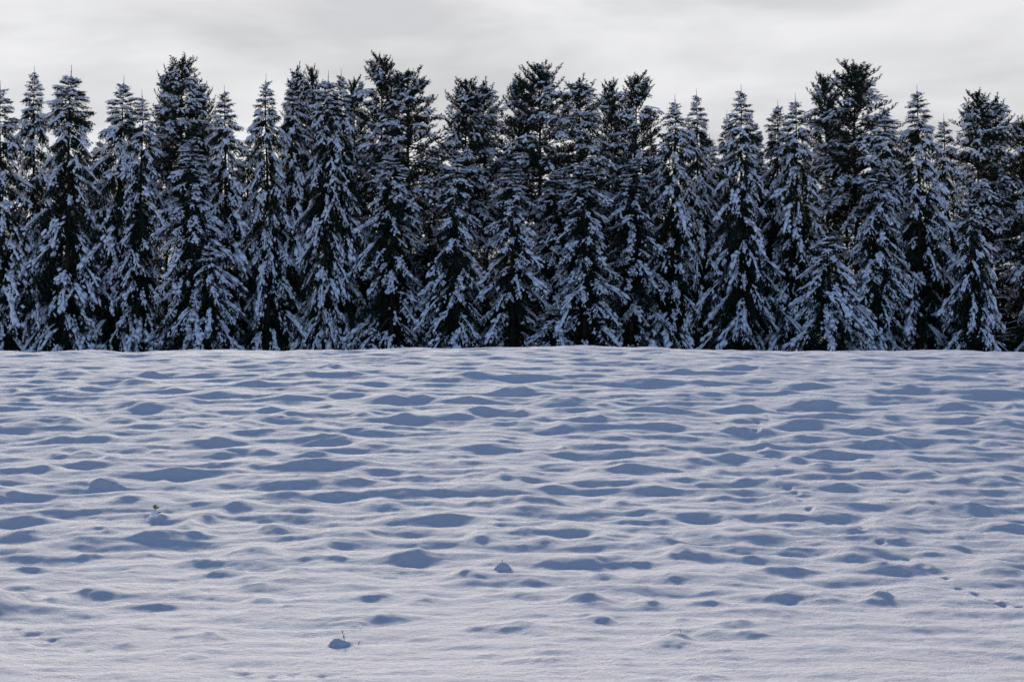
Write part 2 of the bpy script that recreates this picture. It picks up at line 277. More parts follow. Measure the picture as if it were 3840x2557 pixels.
def build_ground():
    # rows (constant y), columns fan out with distance
    near = np.concatenate([[-400, -150, -60, -25, -10], np.linspace(-3, 19, 30)])
    ys = [19.3]
    while ys[-1] < 92: ys.append(ys[-1] + 0.034 + 0.0014 * (ys[-1] - 19))
    mid = np.linspace(92.4, 175, 150)
    far = 175 + np.geomspace(3, 3800, 24)
    Y = np.concatenate([near, ys, mid, far])
    u = np.linspace(-1, 1, 681)
    S = np.where(Y < 19, 9.0, 0.295 * Y + 3.2); S = np.minimum(S, 60)
    k = np.geomspace(0.002, 1, 22)
    inner = u[None] * S[:, None]
    outer = S[:, None] + (2500 - S[:, None]) * k[None]
    X = np.concatenate([-outer[:, ::-1], inner, outer], axis=1)
    YY = np.repeat(Y[:, None], X.shape[1], axis=1)
    Z = base_z(X, YY)
    w = np.clip((YY - 20) / 14, 0.35, 1) * np.clip((100 - YY) / 9, 0.35, 1)
    Z += w * (0.084 * noise2(X / 2.3, YY / 1.0, 1) + 0.050 * noise2(X / 1.15, YY / 0.58, 2))
    Z += 0.013 * noise2(X / 0.55, YY / 0.38, 3) + 0.008 * noise2(X / 0.31, YY / 0.26, 4) + 0.0055 * noise2(X / 0.16, YY / 0.17, 8)
    Z += 0.19 * noise2(X / 3.2, YY / 5.0, 12) * np.exp(-((YY - 80) / 6) ** 2)
    Z += 0.25 * noise2(X / 14, YY / 16, 5) * np.clip((YY - 60) / 20, 0.15, 0.5)
    def rows(y0, y1):
        return slice(np.searchsorted(Y, y0), np.searchsorted(Y, y1))
    for (mx, my, sx, sy, a) in MOUNDS:
        r = rows(my - 3.2 * sy, my + 5 * sy)
        dx = (X[r] - mx) / sx; dy = (YY[r] - my) / sy
        dy = np.where(dy > 0, dy * 0.7, dy)           # steeper towards the foot of the slope
        dx = dx + 0.35 * noise2(X[r] / (sx * 1.6) + my, YY[r] / (sy * 1.6), 6)
        q = dx * dx + dy * dy + 0.7 * noise2(X[r] / (sx * 1.3) + mx, YY[r] / (sy * 1.3), 7)
        Z[r] += a * np.exp(-0.5 * np.maximum(q, 0))
    for (mx, my, rx, ry, h) in CAPS:
        r = rows(my - 2 * ry, my + 2 * ry)
        q = ((X[r] - mx) / rx) ** 2 + ((YY[r] - my) / ry) ** 2
        q = q * (1 + 0.3 * noise2(X[r] / 0.11, YY[r] / 0.14, 9))
        Z[r] += h * np.exp(-np.maximum(q, 0) ** 1.6)
    for (tx, ty) in TRACKS:
        r = rows(ty - .6, ty + .6)
        q = ((X[r] - tx) / 0.075) ** 2 + ((YY[r] - ty) / 0.15) ** 2
        q2 = ((X[r] - tx - .05) / 0.13) ** 2 + ((YY[r] - ty + .1) / 0.25) ** 2
        Z[r] += (-0.05 if tx > 3 else -0.03) * np.exp(-q ** 1.5) + 0.012 * np.exp(-q2)
    ny, nx = X.shape
    verts = np.stack([X, YY, Z], -1).reshape(-1, 3)
    i = np.arange(ny - 1)[:, None] * nx + np.arange(nx - 1)[None]
    faces = np.stack([i, i + 1, i + nx + 1, i + nx], -1).reshape(-1, 4)
    g = link_mesh("snow_field", mesh_from_arrays("snow_field", verts, faces, M_FIELD, True))
    set_tags(g, "hummocky snow-covered field rising to a crest", "snow field", kind="structure")
    return Y, X, Z
GY, GX, GZ = build_ground()
def ground_z(x, y):
    i = min(max(np.searchsorted(GY, y), 1), len(GY) - 1)
    if abs(GY[i - 1] - y) < abs(GY[i] - y): i -= 1
    return float(np.interp(x, GX[i], GZ[i]))

# ------------------------------------------------------------------ trees
UP = np.array([0, 0, 1.0])

def needles(tr, P0, D, L, droop, rng, density, ln, wd, fwd=0.6, hang=0.25, under=None):
    """thin spiky triangles round each branchlet axis; all arrays per branchlet"""
    n = np.maximum((L * density).astype(int), 4)
    idx = np.repeat(np.arange(len(L)), n); k = len(idx)
    s = rng.uniform(0, 1.02, k)
    T = unit(D[idx] - UP * (2 * droop[idx] * s)[:, None])
    C = P0[idx] + D[idx] * (L[idx] * s)[:, None] - UP * (droop[idx] * L[idx] * s * s)[:, None]
    rad = rng.normal(size=(k, 3)); rad -= T * (rad * T).sum(1, keepdims=True); rad = unit(rad)
    if under is not None:                          # laden twigs: needles show below and beside the snow
        S = unit(np.cross(T, UP) + 1e-4); U = np.cross(S, T)
        rad = unit(rad - U * under[idx][:, None])
    d = unit(rad * 0.75 + T * fwd - UP * hang)
    l = ln * rng.uniform(0.6, 1.25, k)
    side = unit(np.cross(d, rng.normal(size=(k, 3))))
    w = wd * rng.uniform(0.6, 1.3, k)
    a = C - side * w[:, None]; b = C + side * w[:, None]; c = C + d * l[:, None]
    v = np.stack([a, b, c], 1).reshape(-1, 3)
    tr.add(v, np.arange(3 * k).reshape(-1, 3))

def snow_tongues(tr, P0, D, L, droop, width, rng, thick=0.6, s0=0.05, s1=1.0, lift=0.5, sides=5, rings=5):
    """lumpy snow lying along the upper side of each branchlet"""
    k = len(L)
    if k == 0: return
    s = np.mean(s0) + np.mean(s1 - s0) * np.linspace(0, 1, rings)[None] + rng.uniform(-.05, .05, (k, rings))
    if not np.isscalar(s0): s = s0[:, None] + (s1 - s0)[:, None] * np.linspace(0, 1, rings)[None]
    prof = np.sin(np.linspace(0.62, 2.45, rings))[None] * rng.uniform(0.5, 1.4, (k, rings))
    T = unit(D[:, None] - UP * (2 * droop[:, None] * s)[..., None])
    C = P0[:, None] + D[:, None] * (L[:, None] * s)[..., None] - UP * (droop[:, None] * L[:, None] * s * s)[..., None]
    S = np.cross(T, UP); bad = np.linalg.norm(S, axis=-1) < 0.15
    S[bad] = rng.normal(size=(int(bad.sum()), 3)) * [1, 1, 0.1]
    S = unit(S); U = np.cross(S, T)
    W = width[:, None] * prof
    C = C + U * (W * lift)[..., None] + S * (W * rng.uniform(-.25, .25, (k, rings)))[..., None]
    a = np.linspace(0, 2 * math.pi, sides, endpoint=False)
    jr = rng.uniform(0.8, 1.2, (k, rings, sides))
    ca = np.cos(a)[None, None] * jr; sa = np.sin(a)[None, None] * thick * jr
    ring = C[:, :, None] + (S[:, :, None] * ca[..., None] + U[:, :, None] * sa[..., None]) * W[:, :, None, None]
    tipa = C[:, 0] - T[:, 0] * (W[:, 0] * 0.5)[:, None]; tipb = C[:, -1] + T[:, -1] * (W[:, -1] * 0.55)[:, None]
    V = np.concatenate([ring.reshape(k, -1, 3), tipa[:, None], tipb[:, None]], 1)
    nv = V.shape[1]; f = []
    for r in range(rings - 1):
        for j in range(sides):
            j2 = (j + 1) % sides; p = r * sides
            f += [(p + j, p + j2, p + sides + j2), (p + j, p + sides + j2, p + sides + j)]
    e = (rings - 1) * sides
    for j in range(sides):
        j2 = (j + 1) % sides
        f += [(j2, j, nv - 2), (e + j, e + j2, nv - 1)]
    f = np.array(f)
    F = (np.arange(k) * nv)[:, None, None] + f[None]
    tr.add(V.reshape(-1, 3), F.reshape(-1, 3))

OCT_F = np.array([(0, 2, 4), (2, 1, 4), (1, 3, 4), (3, 0, 4), (2, 0, 5), (1, 2, 5), (3, 1, 5), (0, 3, 5)])
def snow_blobs(tr, P0, D, L, droop, width, rng, n, s0=.1, s1=1.0, lift=0.75, spread=0.85, size=0.72):
    """small lumps of snow caught on the upper side of each branchlet; n lumps each"""
    if len(L) == 0: return
    idx = np.repeat(np.arange(len(L)), n); k = len(idx)
    s = s0 + (s1 - s0) * rng.uniform(0, 1, k)
    T = unit(D[idx] - UP * (2 * droop[idx] * s)[:, None])
    C = P0[idx] + D[idx] * (L[idx] * s)[:, None] - UP * (droop[idx] * L[idx] * s * s)[:, None]
    S = np.cross(T, UP); bad = np.linalg.norm(S, axis=-1) < 0.15
    S[bad] = rng.normal(size=(int(bad.sum()), 3)) * [1, 1, 0.1]
    S = unit(S); U = np.cross(S, T)
    W = width[idx]
    C = C + S * (W * rng.normal(0, spread * .6, k))[:, None] + U * (W * (lift + rng.uniform(-.2, .2, k)))[:, None]
    r = W * size * rng.uniform(.45, 1.25, k)
    a = T * (r * rng.uniform(1.3, 3.0, k))[:, None]; b = S * (r * rng.uniform(.6, 1.05, k))[:, None]; c = U * (r * rng.uniform(.5, .9, k))[:, None]
    b = b + a * rng.uniform(-.4, .4, k)[:, None]
    V = np.stack([C + a, C - a, C + b, C - b, C + c, C - c], 1)
    F = (np.arange(k) * 6)[:, None, None] + OCT_F[None]
    tr.add(V.reshape(-1, 3), F.reshape(-1, 3))

def trunk_tube(tr, H, r0, rng, sides=8):
    k = 12; z = np.linspace(-1.2, H, k)
    wob = np.cumsum(rng.normal(0, 0.03, (k, 2)), 0); wob[0] = 0
    path = np.column_stack([wob, z]); path[:, :2] -= path[1, :2]
    r = r0 * np.clip(1 - z / H, 0, 1.06) ** 0.9 + 0.012
    tr.tube(path, r, sides)
    return lambda h: np.array([np.interp(h, z, path[:, 0]), np.interp(h, z, path[:, 1]), h])

def build_spruce(seed, H=24.0, R=3.0, snow=0.75, ragged=0.18, ex=0.5):
    rng = np.random.RandomState(seed)
    wood, crown, snw = Tris(), Tris(), Tris()
    at = trunk_tube(wood, H - 0.25, 0.21, rng)
    B = dict(p=[], d=[], l=[], dr=[], s=[], w=[], t=[])
    MB = dict(p=[], d=[], l=[], dr=[], w=[])
    h = 0.5
    while h < H - 0.5:
        t = h / H
        nb = rng.randint(3, 5) if t < .8 else rng.randint(4, 6)
        az0 = rng.uniform(0, 6.28)
        for b in range(nb):
            az = az0 + b * 2 * math.pi / nb + rng.uniform(-.35, .35)
            L = (R * (1 - t) ** ex) * rng.uniform(1 - ragged * 2.0, 1 + ragged) * min(1, (1 - t) * 9 + .10) + 0.10
            if t < 0.12: L *= rng.uniform(0.6, 1.0)
            odd = rng.rand() < .10 and t < .85
            if odd: L *= 1.35
            el = np.interp(t, [0, .3, .6, .8, .92, 1], [-22, -24, -20, -6, 14, 42]) + rng.uniform(-12, 12)
            dr = np.interp(t, [0, .3, .6, .8, .92, 1], [.66, .72, .66, .40, .08, -.05]) * rng.uniform(.45, 1.4)
            loaded = rng.rand() < snow * (.55 if h < 3.2 else 1)
            if loaded and t < .9: dr += 0.10
            if odd: dr += .12
            e = math.radians(el); rd = np.array([math.cos(az), math.sin(az), 0]); D = rd * math.cos(e) + UP * math.sin(e)
            P = at(h + rng.uniform(-.15, .15))
            sd = np.array([-rd[1], rd[0], 0])
            ss = np.linspace(0, 1, 5)
            pts = P + D * (L * ss)[:, None] - UP * (dr * L * ss ** 2)[:, None]
            wood.tube(pts, np.linspace(0.012 + 0.014 * L, 0.006, 5), 3, False)
            MB['p'].append(P + D * L * .12); MB['d'].append(D); MB['l'].append(L * .9); MB['dr'].append(dr)
            MB['w'].append((0.09 + 0.055 * L) * rng.uniform(.65, 1.4) if loaded else 0)
            # side branchlets
            step = 0.18 if t < .8 else 0.14
            s = max(0.10, 0.25 / max(L, .3))
            sg = 1; ph = rng.uniform(0, 6.28)
            while s < 1.0:
                sg = -sg
                p = P + D * (L * s) - UP * (dr * L * s * s)
                tang = unit((D - UP * 2 * dr * s)[None])[0]
                l = (0.20 + 0.46 * L ** .8 * (1 - s) ** .8 * min(1, s * 3)) * rng.uniform(.7, 1.3)
                l = min(l, 0.85)
                down = np.interp(t, [0, .7, .88, 1], [1.7, 1.5, .55, -.15]) * rng.uniform(.35, 1.3)
                d = unit((tang * rng.uniform(.3, .7) + sd * sg * rng.uniform(.25, .85) - UP * down)[None])[0]
                B['p'].append(p); B['d'].append(d); B['l'].append(l)
                B['dr'].append(rng.uniform(.1, .5) if t < .85 else rng.uniform(-.15, .15))
                B['s'].append(loaded and s * L > min(.45 * L, .9) and math.sin(9 * s + ph) > -.62 and rng.rand() < np.interp(t, [0, .85, 1], [.85, .82, .5]))
                B['w'].append((0.06 + 0.06 * l) * rng.uniform(.5, 1.5)); B['t'].append(t)
                s += step / L * rng.uniform(.7, 1.3) * .5
            # the tip itself
            B['p'].append(P + D * L * .8 - UP * dr * L * .64); B['d'].append(unit((D - UP * 1.7 * dr)[None])[0]); B['l'].append(.25 + .14 * L)
            B['dr'].append(.1); B['s'].append(loaded and rng.rand() < .6); B['w'].append(.06 + .02 * L); B['t'].append(t)
        h += np.interp(t, [0, .5, .9, 1], [.56, .50, .32, .24]) * rng.uniform(.75, 1.25)
    A = {k: np.array(v) for k, v in B.items()}
    for m, dn, ln, wd in ((A['t'] < .87, 40, .20, .027), (A['t'] >= .87, 62, .12, .017)):
        needles(crown, A['p'][m], A['d'][m], A['l'][m], A['dr'][m], rng, dn, ln, wd, under=np.where(A['s'][m].astype(bool), 1.7, .25))
    M = {k: np.array(v) for k, v in MB.items()}
    needles(crown, M['p'], M['d'], M['l'], M['dr'], rng, 34, .22, .030, under=np.where(M['w'] > 0, 1.8, .2))
    # leader
    tp = np.array([at(H - 1.0)])
    needles(crown, tp, UP[None], np.array([.75]), np.zeros(1), rng, 60, .12, .014, hang=-.2)
    wood.tube(np.array([at(H - .3), at(H - .25) + [0, 0, .6]]), [.022, .010], 3)
    m = A['s'].astype(bool)
    snow_blobs(snw, A['p'][m], A['d'][m], A['l'][m], A['dr'][m], A['w'][m], rng, 5, .05, 1.0)
    m = M['w'] > 0
    k = int(m.sum()); c = rng.uniform(.35, .6, k)
    snow_tongues(snw, M['p'][m], M['d'][m], M['l'][m], M['dr'][m], M['w'][m] * .42, rng, .6, c, rng.uniform(.85, 1.05, k), .5, 5, 5)
    snow_blobs(snw, M['p'][m], M['d'][m], M['l'][m], M['dr'][m], M['w'][m], rng, 13, .35, 1.02, .7, 1.0, .62)
    return wood, crown, snw, H

def build_pine(seed, H=24.0, R=2.6, snow=0.5, head=0.5, spread=1.0):
    rng = np.random.RandomState(seed)
    wood, crown, snw = Tris(), Tris(), Tris()
    at = trunk_tube(wood, H - .2, 0.20, rng)
    B = dict(p=[], d=[], l=[], dr=[], s=[], w=[])
    MB = dict(p=[], d=[], l=[], dr=[], w=[])
    dead = dict(p=[], d=[], l=[], dr=[], w=[])
    def tuft(p, d, l, ld):
        B['p'].append(p); B['d'].append(unit(d[None])[0]); B['l'].append(l); B['dr'].append(-.12 if not ld else rng.uniform(-.05, .25))
        B['s'].append(ld and rng.rand() < .75); B['w'].append(rng.uniform(.09, .17))
    h = H * (1 - head)
    while h < H - .35:
        q = (h / H - (1 - head)) / head            # 0 crown base .. 1 top
        prof = min(1, (0.4 + 1.8 * q)) * max(0.0, 1 - q) ** .5
        nb = rng.randint(4, 7)
        az0 = rng.uniform(0, 6.28)
        for b in range(nb):
            az = az0 + b * 2 * math.pi / nb + rng.uniform(-.5, .5)
            L = R * prof * rng.uniform(.55, 1.2) + .22
            loaded = rng.rand() < snow
            el = math.radians(np.interp(q, [0, .5, .8, 1], [0, 8, 18, 40]) + rng.uniform(-14, 14))
            cur = np.interp(q, [0, .5, 1], [.0, .30, .30]) * rng.uniform(.4, 1.5)
            if loaded: cur -= .55
            rd = np.array([math.cos(az), math.sin(az), 0]); D = rd * math.cos(el) + UP * math.sin(el); sd = np.array([-rd[1], rd[0], 0])
            P = at(h + rng.uniform(-.15, .15)); dr = -cur
            ss = np.linspace(0, 1, 5)
            pts = P + D * (L * ss)[:, None] - UP * (dr * L * ss ** 2)[:, None]
            wood.tube(pts, np.linspace(.016 + .016 * L, .010, 5), 3, False)
            s = .28; sg = 1
            while s < 1.0:
                sg = -sg
                p = P + D * (L * s) - UP * (dr * L * s * s)
                tang = unit((D - UP * 2 * dr * s)[None])[0]
                l = rng.uniform(.28, .52) * (1.1 - .3 * s)
                d = tang * rng.uniform(.3, .7) + sd * sg * rng.uniform(.2, .8) + UP * (rng.uniform(.5, 1.2) if not loaded else rng.uniform(-.9, .1))
                tuft(p, d, l, loaded)
                s += .14 / L * rng.uniform(.7, 1.3)
            tuft(P + D * L - UP * dr * L, D - UP * 2 * dr + UP * (.5 if not loaded else 0), .42, loaded)
            if loaded and L > .7:
                MB['p'].append(P + D * L * .3); MB['d'].append(D); MB['l'].append(L * .75); MB['dr'].append(dr); MB['w'].append(rng.uniform(.08, .17) * min(1, L / 1.2))
        h += rng.uniform(.20, .38)
    for k in range(rng.randint(2, 5)):             # side leaders make the head uneven
        az = rng.uniform(0, 6.28); r = rng.uniform(.35, .95); z0 = H - rng.uniform(1.6, 3.2); hh = rng.uniform(.9, 1.7)
        b0 = at(z0 - .5); b1 = at(z0) + np.array([math.cos(az) * r, math.sin(az) * r, .2])
        wood.tube(np.array([b0, b1, b1 + UP * hh]), [.04, .03, .012], 4, False)
        for z in np.arange(.1, hh, .16):
            for b in range(3):
                a2 = rng.uniform(0, 6.28); ld = rng.rand() < snow * .6
                tuft(b1 + UP * z, np.array([math.cos(a2) * .8, math.sin(a2) * .8, .8]), rng.uniform(.26, .40), ld)
        tuft(b1 + UP * hh * .9, UP, .35, False)
    for z in np.linspace(H - .75, H - .12, 6):     # bottle-brush leader
        for b in range(3):
            az = rng.uniform(0, 6.28)
            tuft(at(z), np.array([math.cos(az) * .55, math.sin(az) * .55, 1.0]), .34, False)
    tuft(at(H - .2), UP, .35, False)
    # dead and thin boughs under the crown
    h = H * .12
    while h < H * (1 - head * .75):
        az = rng.uniform(0, 6.28); L = rng.uniform(.8, R * .95); el = math.radians(rng.uniform(-18, 22))
        rd = np.array([math.cos(az), math.sin(az), 0]); D = rd * math.cos(el) + UP * math.sin(el); sd = np.array([-rd[1], rd[0], 0])
        P = at(h); dr = rng.uniform(-.1, .25)
        ss = np.linspace(0, 1, 5)
        wood.tube(P + D * (L * ss)[:, None] - UP * (dr * L * ss ** 2)[:, None] + sd * (.12 * np.sin(ss * 5))[:, None], np.linspace(.030, .008, 5), 3, False)
        dead['p'].append(P); dead['d'].append(D); dead['l'].append(L); dead['dr'].append(dr); dead['w'].append(rng.uniform(.03, .055) if rng.rand() < .55 else 0)
        for k in range(rng.randint(3, 8)):
            s = rng.uniform(.3, 1); p = P + D * (L * s) - UP * (dr * L * s * s)
            d = unit((D * .6 + sd * rng.uniform(-1, 1) + UP * rng.uniform(-.6, .3))[None])[0]; l = rng.uniform(.25, .8)
            wood.tube(np.array([p, p + d * l * .5, p + d * l - UP * .1 * l]), [.010, .008, .005], 3, False)
            if rng.rand() < .45:
                B['p'].append(p + d * l * .6); B['d'].append(d); B['l'].append(l * .6); B['dr'].append(.2); B['s'].append(rng.rand() < .5); B['w'].append(.07)
        h += rng.uniform(.12, .34)
    A = {k: np.array(v) for k, v in B.items()}
    needles(crown, A['p'], A['d'], A['l'], A['dr'], rng, 60, .17, .026, fwd=.55, hang=-.08, under=np.where(A['s'].astype(bool), 1.5, 0.0))
    m = A['s'].astype(bool)
    snow_blobs(snw, A['p'][m], A['d'][m], A['l'][m] * 1.05, A['dr'][m], A['w'][m], rng, 4, .1, 1.0, .8, .7, .72)
    M = {k: np.array(v) for k, v in MB.items()}
    if len(M['l']): snow_blobs(snw, M['p'], M['d'], M['l'], M['dr'], M['w'], rng, 9, .15, 1.05, .6, 1.2, .75)
    Dd = {k: np.array(v) for k, v in dead.items()}; m = Dd['w'] > 0
    snow_tongues(snw, Dd['p'][m], Dd['d'][m], Dd['l'][m], Dd['dr'][m], Dd['w'][m], rng, .7, .1, .9, .7, 4, 6)
    return wood, crown, snw, H

def finish(name, parts, needle_mat):
    wood, crown, snw, H = parts
    res = []
    for part, tr, mat, sm in (("trunk", wood, M_BARK, True), ("crown", crown, needle_mat, False), ("snow", snw, M_TSNOW, True)):
        v, f = tr.arrays()
        res.append((part, mesh_from_arrays(name + "_" + part, v, f, mat, sm)))
    return res, H

PROTO = {}
for i, (sd, H, R, sn, rg, ex) in enumerate([(101, 24, 2.9, .74, .26, .60), (202, 24, 2.9, .70, .30, .66), (303, 24, 3.0, .76, .24, .48), (404, 24, 3.0, .72, .32, .54),
                                            (505, 15, 2.9, .72, .24, .66), (606, 12, 2.8, .92, .26, .62), (707, 22, 3.0, .16, .24, .50)]):
    PROTO["spruce", i] = finish("spruce", build_spruce(sd, float(H), R, sn, rg, ex), M_SPRUCE)
for i, (sd, R, sn, hd) in enumerate([(11, 2.5, .44, .52), (22, 2.4, .46, .54), (33, 2.9, .38, .50), (44, 2.6, .34, .58), (55, 2.5, .10, .55)]):
    PROTO["pine", i] = finish("pine", build_pine(sd, 24.0, R, sn, hd), M_PINE)
BASE_R = {"spruce": 3.0, "pine": 2.5}

def plant(species, variant, x, y, height, radius, turn, label, group):
    parts, H = PROTO[species, variant]
    root = bpy.data.objects.new(species + "_tree", None)
    col.objects.link(root)
    root.empty_display_size = 0.5
    root.location = (x, y, ground_z(x, y))
    k = radius / BASE_R[species]
    root.scale = (k, k, height / H)
    root.rotation_euler = (math.radians(1.6 * math.sin(5 * turn)), math.radians(1.6 * math.cos(7 * turn)), turn)
    set_tags(root, label, species + " tree", group)
    for part, me in parts:
        o = link_mesh(part, me, root)
        if part != "trunk": o["kind"] = "stuff"      # needles and snow lumps nobody could count
    return root

# species, variant, x, y, height, crown radius, turn about the trunk, label
FRONT_TREES = [
('spruce',0,-43.56,175.00,25.29,4.76,3.46,'snow-laden spruce cut off by the left edge of the picture'),
('spruce',1,-41.09,176.17,26.81,3.67,4.45,'snowy spruce with a thin bare leader, second from the left edge'),
('spruce',2,-37.82,173.83,26.70,4.62,1.83,'tall broad snow-covered spruce with a sharp dark tip near the left edge'),
('spruce',3,-33.82,175.00,25.61,4.35,3.21,'full snowy spruce standing just right of the tall broad left-hand spruce'),
('spruce',0,-31.49,173.83,24.23,3.67,5.61,'slim snowy spruce close to the left of the open twin-topped pine'),
('pine',0,-28.71,178.50,27.64,3.25,5.63,'tall open pine with snow clumps, its top highest in the left third'),
('pine',1,-30.42,179.67,27.17,2.12,0.79,'narrow dark pine top just left of the tall open pine'),
('pine',2,-27.40,180.83,25.34,2.25,1.30,'shorter pine with a leaning snowy bough right of the tall open pine'),
('spruce',1,-24.53,176.17,24.57,4.08,0.32,'pointed spruce standing alone against the sky between two gaps'),
('spruce',0,-20.85,175.00,25.48,3.54,2.77,'narrow snowy spruce right of the wide sky gap in the left third'),
('spruce',1,-19.28,177.33,25.73,3.40,0.19,'snow-covered spruce with a dense top left of the cluster of thin tips'),
('pine',1,-19.01,180.83,27.17,1.88,2.87,'slender pine tip leftmost in the cluster of thin dark tips'),
('pine',0,-17.79,182.00,27.18,1.88,4.08,'slender pine tip rightmost in the cluster of thin dark tips'),
('spruce',2,-16.21,175.00,25.67,3.54,1.75,'slim snowy spruce right of the cluster of thin dark tips'),
('spruce',3,-14.46,176.17,25.90,3.54,4.25,'thin-topped snowy spruce just left of the big dark pines'),
('pine',3,-13.78,182.00,25.71,2.00,3.71,'short dark pine top between the thin-topped spruce and the big dark pine'),
('pine',3,-11.62,177.33,26.92,3.12,0.15,'tall dark pine with a rounded conical head left of the picture centre'),
('pine',2,-8.86,176.17,25.54,3.75,3.51,'broad flat-topped dark pine with bare lower boughs left of the centre gap'),
('pine',0,-4.63,178.50,25.30,3.25,1.63,'sparse pine with a stray snow ball bough right of the centre-left gap'),
('pine',1,-2.11,179.67,25.32,3.00,2.61,'sparse pine with dark tufts, right one of the see-through pair'),
('pine',3,0.40,178.50,25.25,2.75,1.78,'dark pine just left of the tallest central pine'),
('pine',2,2.52,176.17,26.20,3.62,4.35,'tallest central pine with a dense dark pointed head'),
('pine',1,6.25,176.17,25.25,3.62,2.77,'broad snowy pine right of the tallest central pine'),
('pine',0,9.00,179.67,25.52,2.50,0.99,'narrow pine between the broad snowy pine and the forked pine'),
('pine',3,10.76,177.33,25.29,3.00,3.42,'dark forked-looking pine left of the row of pointed spruces'),
('spruce',0,13.62,175.00,23.62,4.08,4.90,'stout spruce with a bent snow-capped tip right of the dark pines'),
('spruce',1,16.21,176.17,24.22,3.54,1.92,'pointed spruce second in the row of spruces right of centre'),
('spruce',0,18.90,182.00,23.08,2.72,1.39,'small faint spruce peeking up behind, left of the tallest right-hand spruce'),
('spruce',1,19.53,173.83,24.19,4.22,2.44,'tallest pointed spruce of the right-hand row, hung with snow to the ground'),
('spruce',2,21.91,182.00,22.92,2.58,5.88,'small faint spruce peeking up behind, right of the tallest right-hand spruce'),
('spruce',3,22.70,177.33,23.60,3.40,6.13,'short-topped spruce between two taller ones right of centre'),
('spruce',0,24.55,175.00,23.91,3.94,4.22,'slender snowy spruce left of the massive right-hand pine'),
('pine',3,27.87,179.67,26.09,2.88,5.67,'left shoulder top of the massive dark right-hand pine clump'),
('pine',2,29.84,177.33,26.81,4.00,5.31,'massive dark pine with a domed head, highest in the right third'),
('spruce',1,31.81,175.00,23.23,3.94,2.37,'snowy spruce standing right against the massive domed pine'),
('spruce',1,34.93,175.00,24.80,4.49,0.58,'wide-layered spruce with flat snowy shelves near the right edge'),
('spruce',0,37.47,176.17,22.85,3.54,4.10,'shorter spruce tucked right of the wide-layered spruce'),
('pine',0,40.50,177.33,24.79,3.12,3.50,'dark pine with a pointed head near the right edge'),
('pine',1,42.20,178.50,24.59,2.75,2.27,'dark pine with several tips just right of the pointed right-edge pine'),
('pine',3,43.84,177.33,22.24,3.00,1.41,'dark pine cut off by the right edge of the picture'),
('spruce',2,-10.18,173.25,18.69,3.94,2.55,'snow-draped spruce standing in front between the two big dark pines'),
('spruce',0,3.57,172.67,17.29,3.81,2.94,'snow-draped spruce in front of the tallest central pine'),
('spruce',3,10.00,173.25,18.32,3.94,1.69,'snow-draped spruce in front of the dark forked-looking pine'),
('spruce',1,-23.45,180.83,21.04,3.94,1.83,'low spruce tip set back in the sky gap right of the lone pointed spruce'),
('spruce',1,-6.80,180.83,19.97,3.94,2.87,'low spruce tip set back in the gap right of the broad flat-topped pine'),
('spruce',1,12.35,180.83,20.80,3.94,5.40,'low spruce tip set back between the dark pines and the stout bent-tipped spruce'),
('spruce',1,17.71,180.83,20.89,3.94,3.68,'low spruce set back right of the second pointed right-hand spruce'),
('spruce',1,34.37,180.83,21.03,3.94,1.78,'low spruce set back left of the wide-layered spruce'),
('spruce',1,-36.86,180.83,21.52,3.94,1.75,'low spruce set back in the notch right of the tall broad left-hand spruce'),
('spruce',1,21.92,180.83,19.85,3.94,2.86,'low spruce set back just right of the tallest right-hand spruce'),
('spruce',1,-26.78,171.50,19.94,4.49,1.29,"snow-draped spruce in front of the tall open pine's trunk"),
('spruce',5,-24.89,169.75,10.85,3.54,1.26,'short snow-heaped young spruce low in front, left third'),
('spruce',1,-4.99,171.50,18.58,3.67,3.23,'narrow snow-draped spruce in front of the see-through pair of pines'),
('spruce',1,0.09,170.92,17.63,3.94,0.55,'narrow drooping spruce in front, left of the dark central hollow'),
('spruce',5,3.25,169.40,5.26,3.26,3.04,'small bowed young spruce low in front near the centre'),
('spruce',0,6.06,170.92,17.83,4.22,2.27,'snow-draped spruce in front of the broad snowy pine'),
('spruce',5,25.34,164.50,11.28,4.62,4.44,'short conical snow-hung spruce in front of the massive domed pine'),
('spruce',3,30.23,171.50,18.24,3.54,4.69,'drooping snowy spruce in front, right of the short conical one'),
('spruce',4,38.64,170.92,15.63,3.67,4.34,'short dark spruce with heavy snow pads near the right edge'),
]
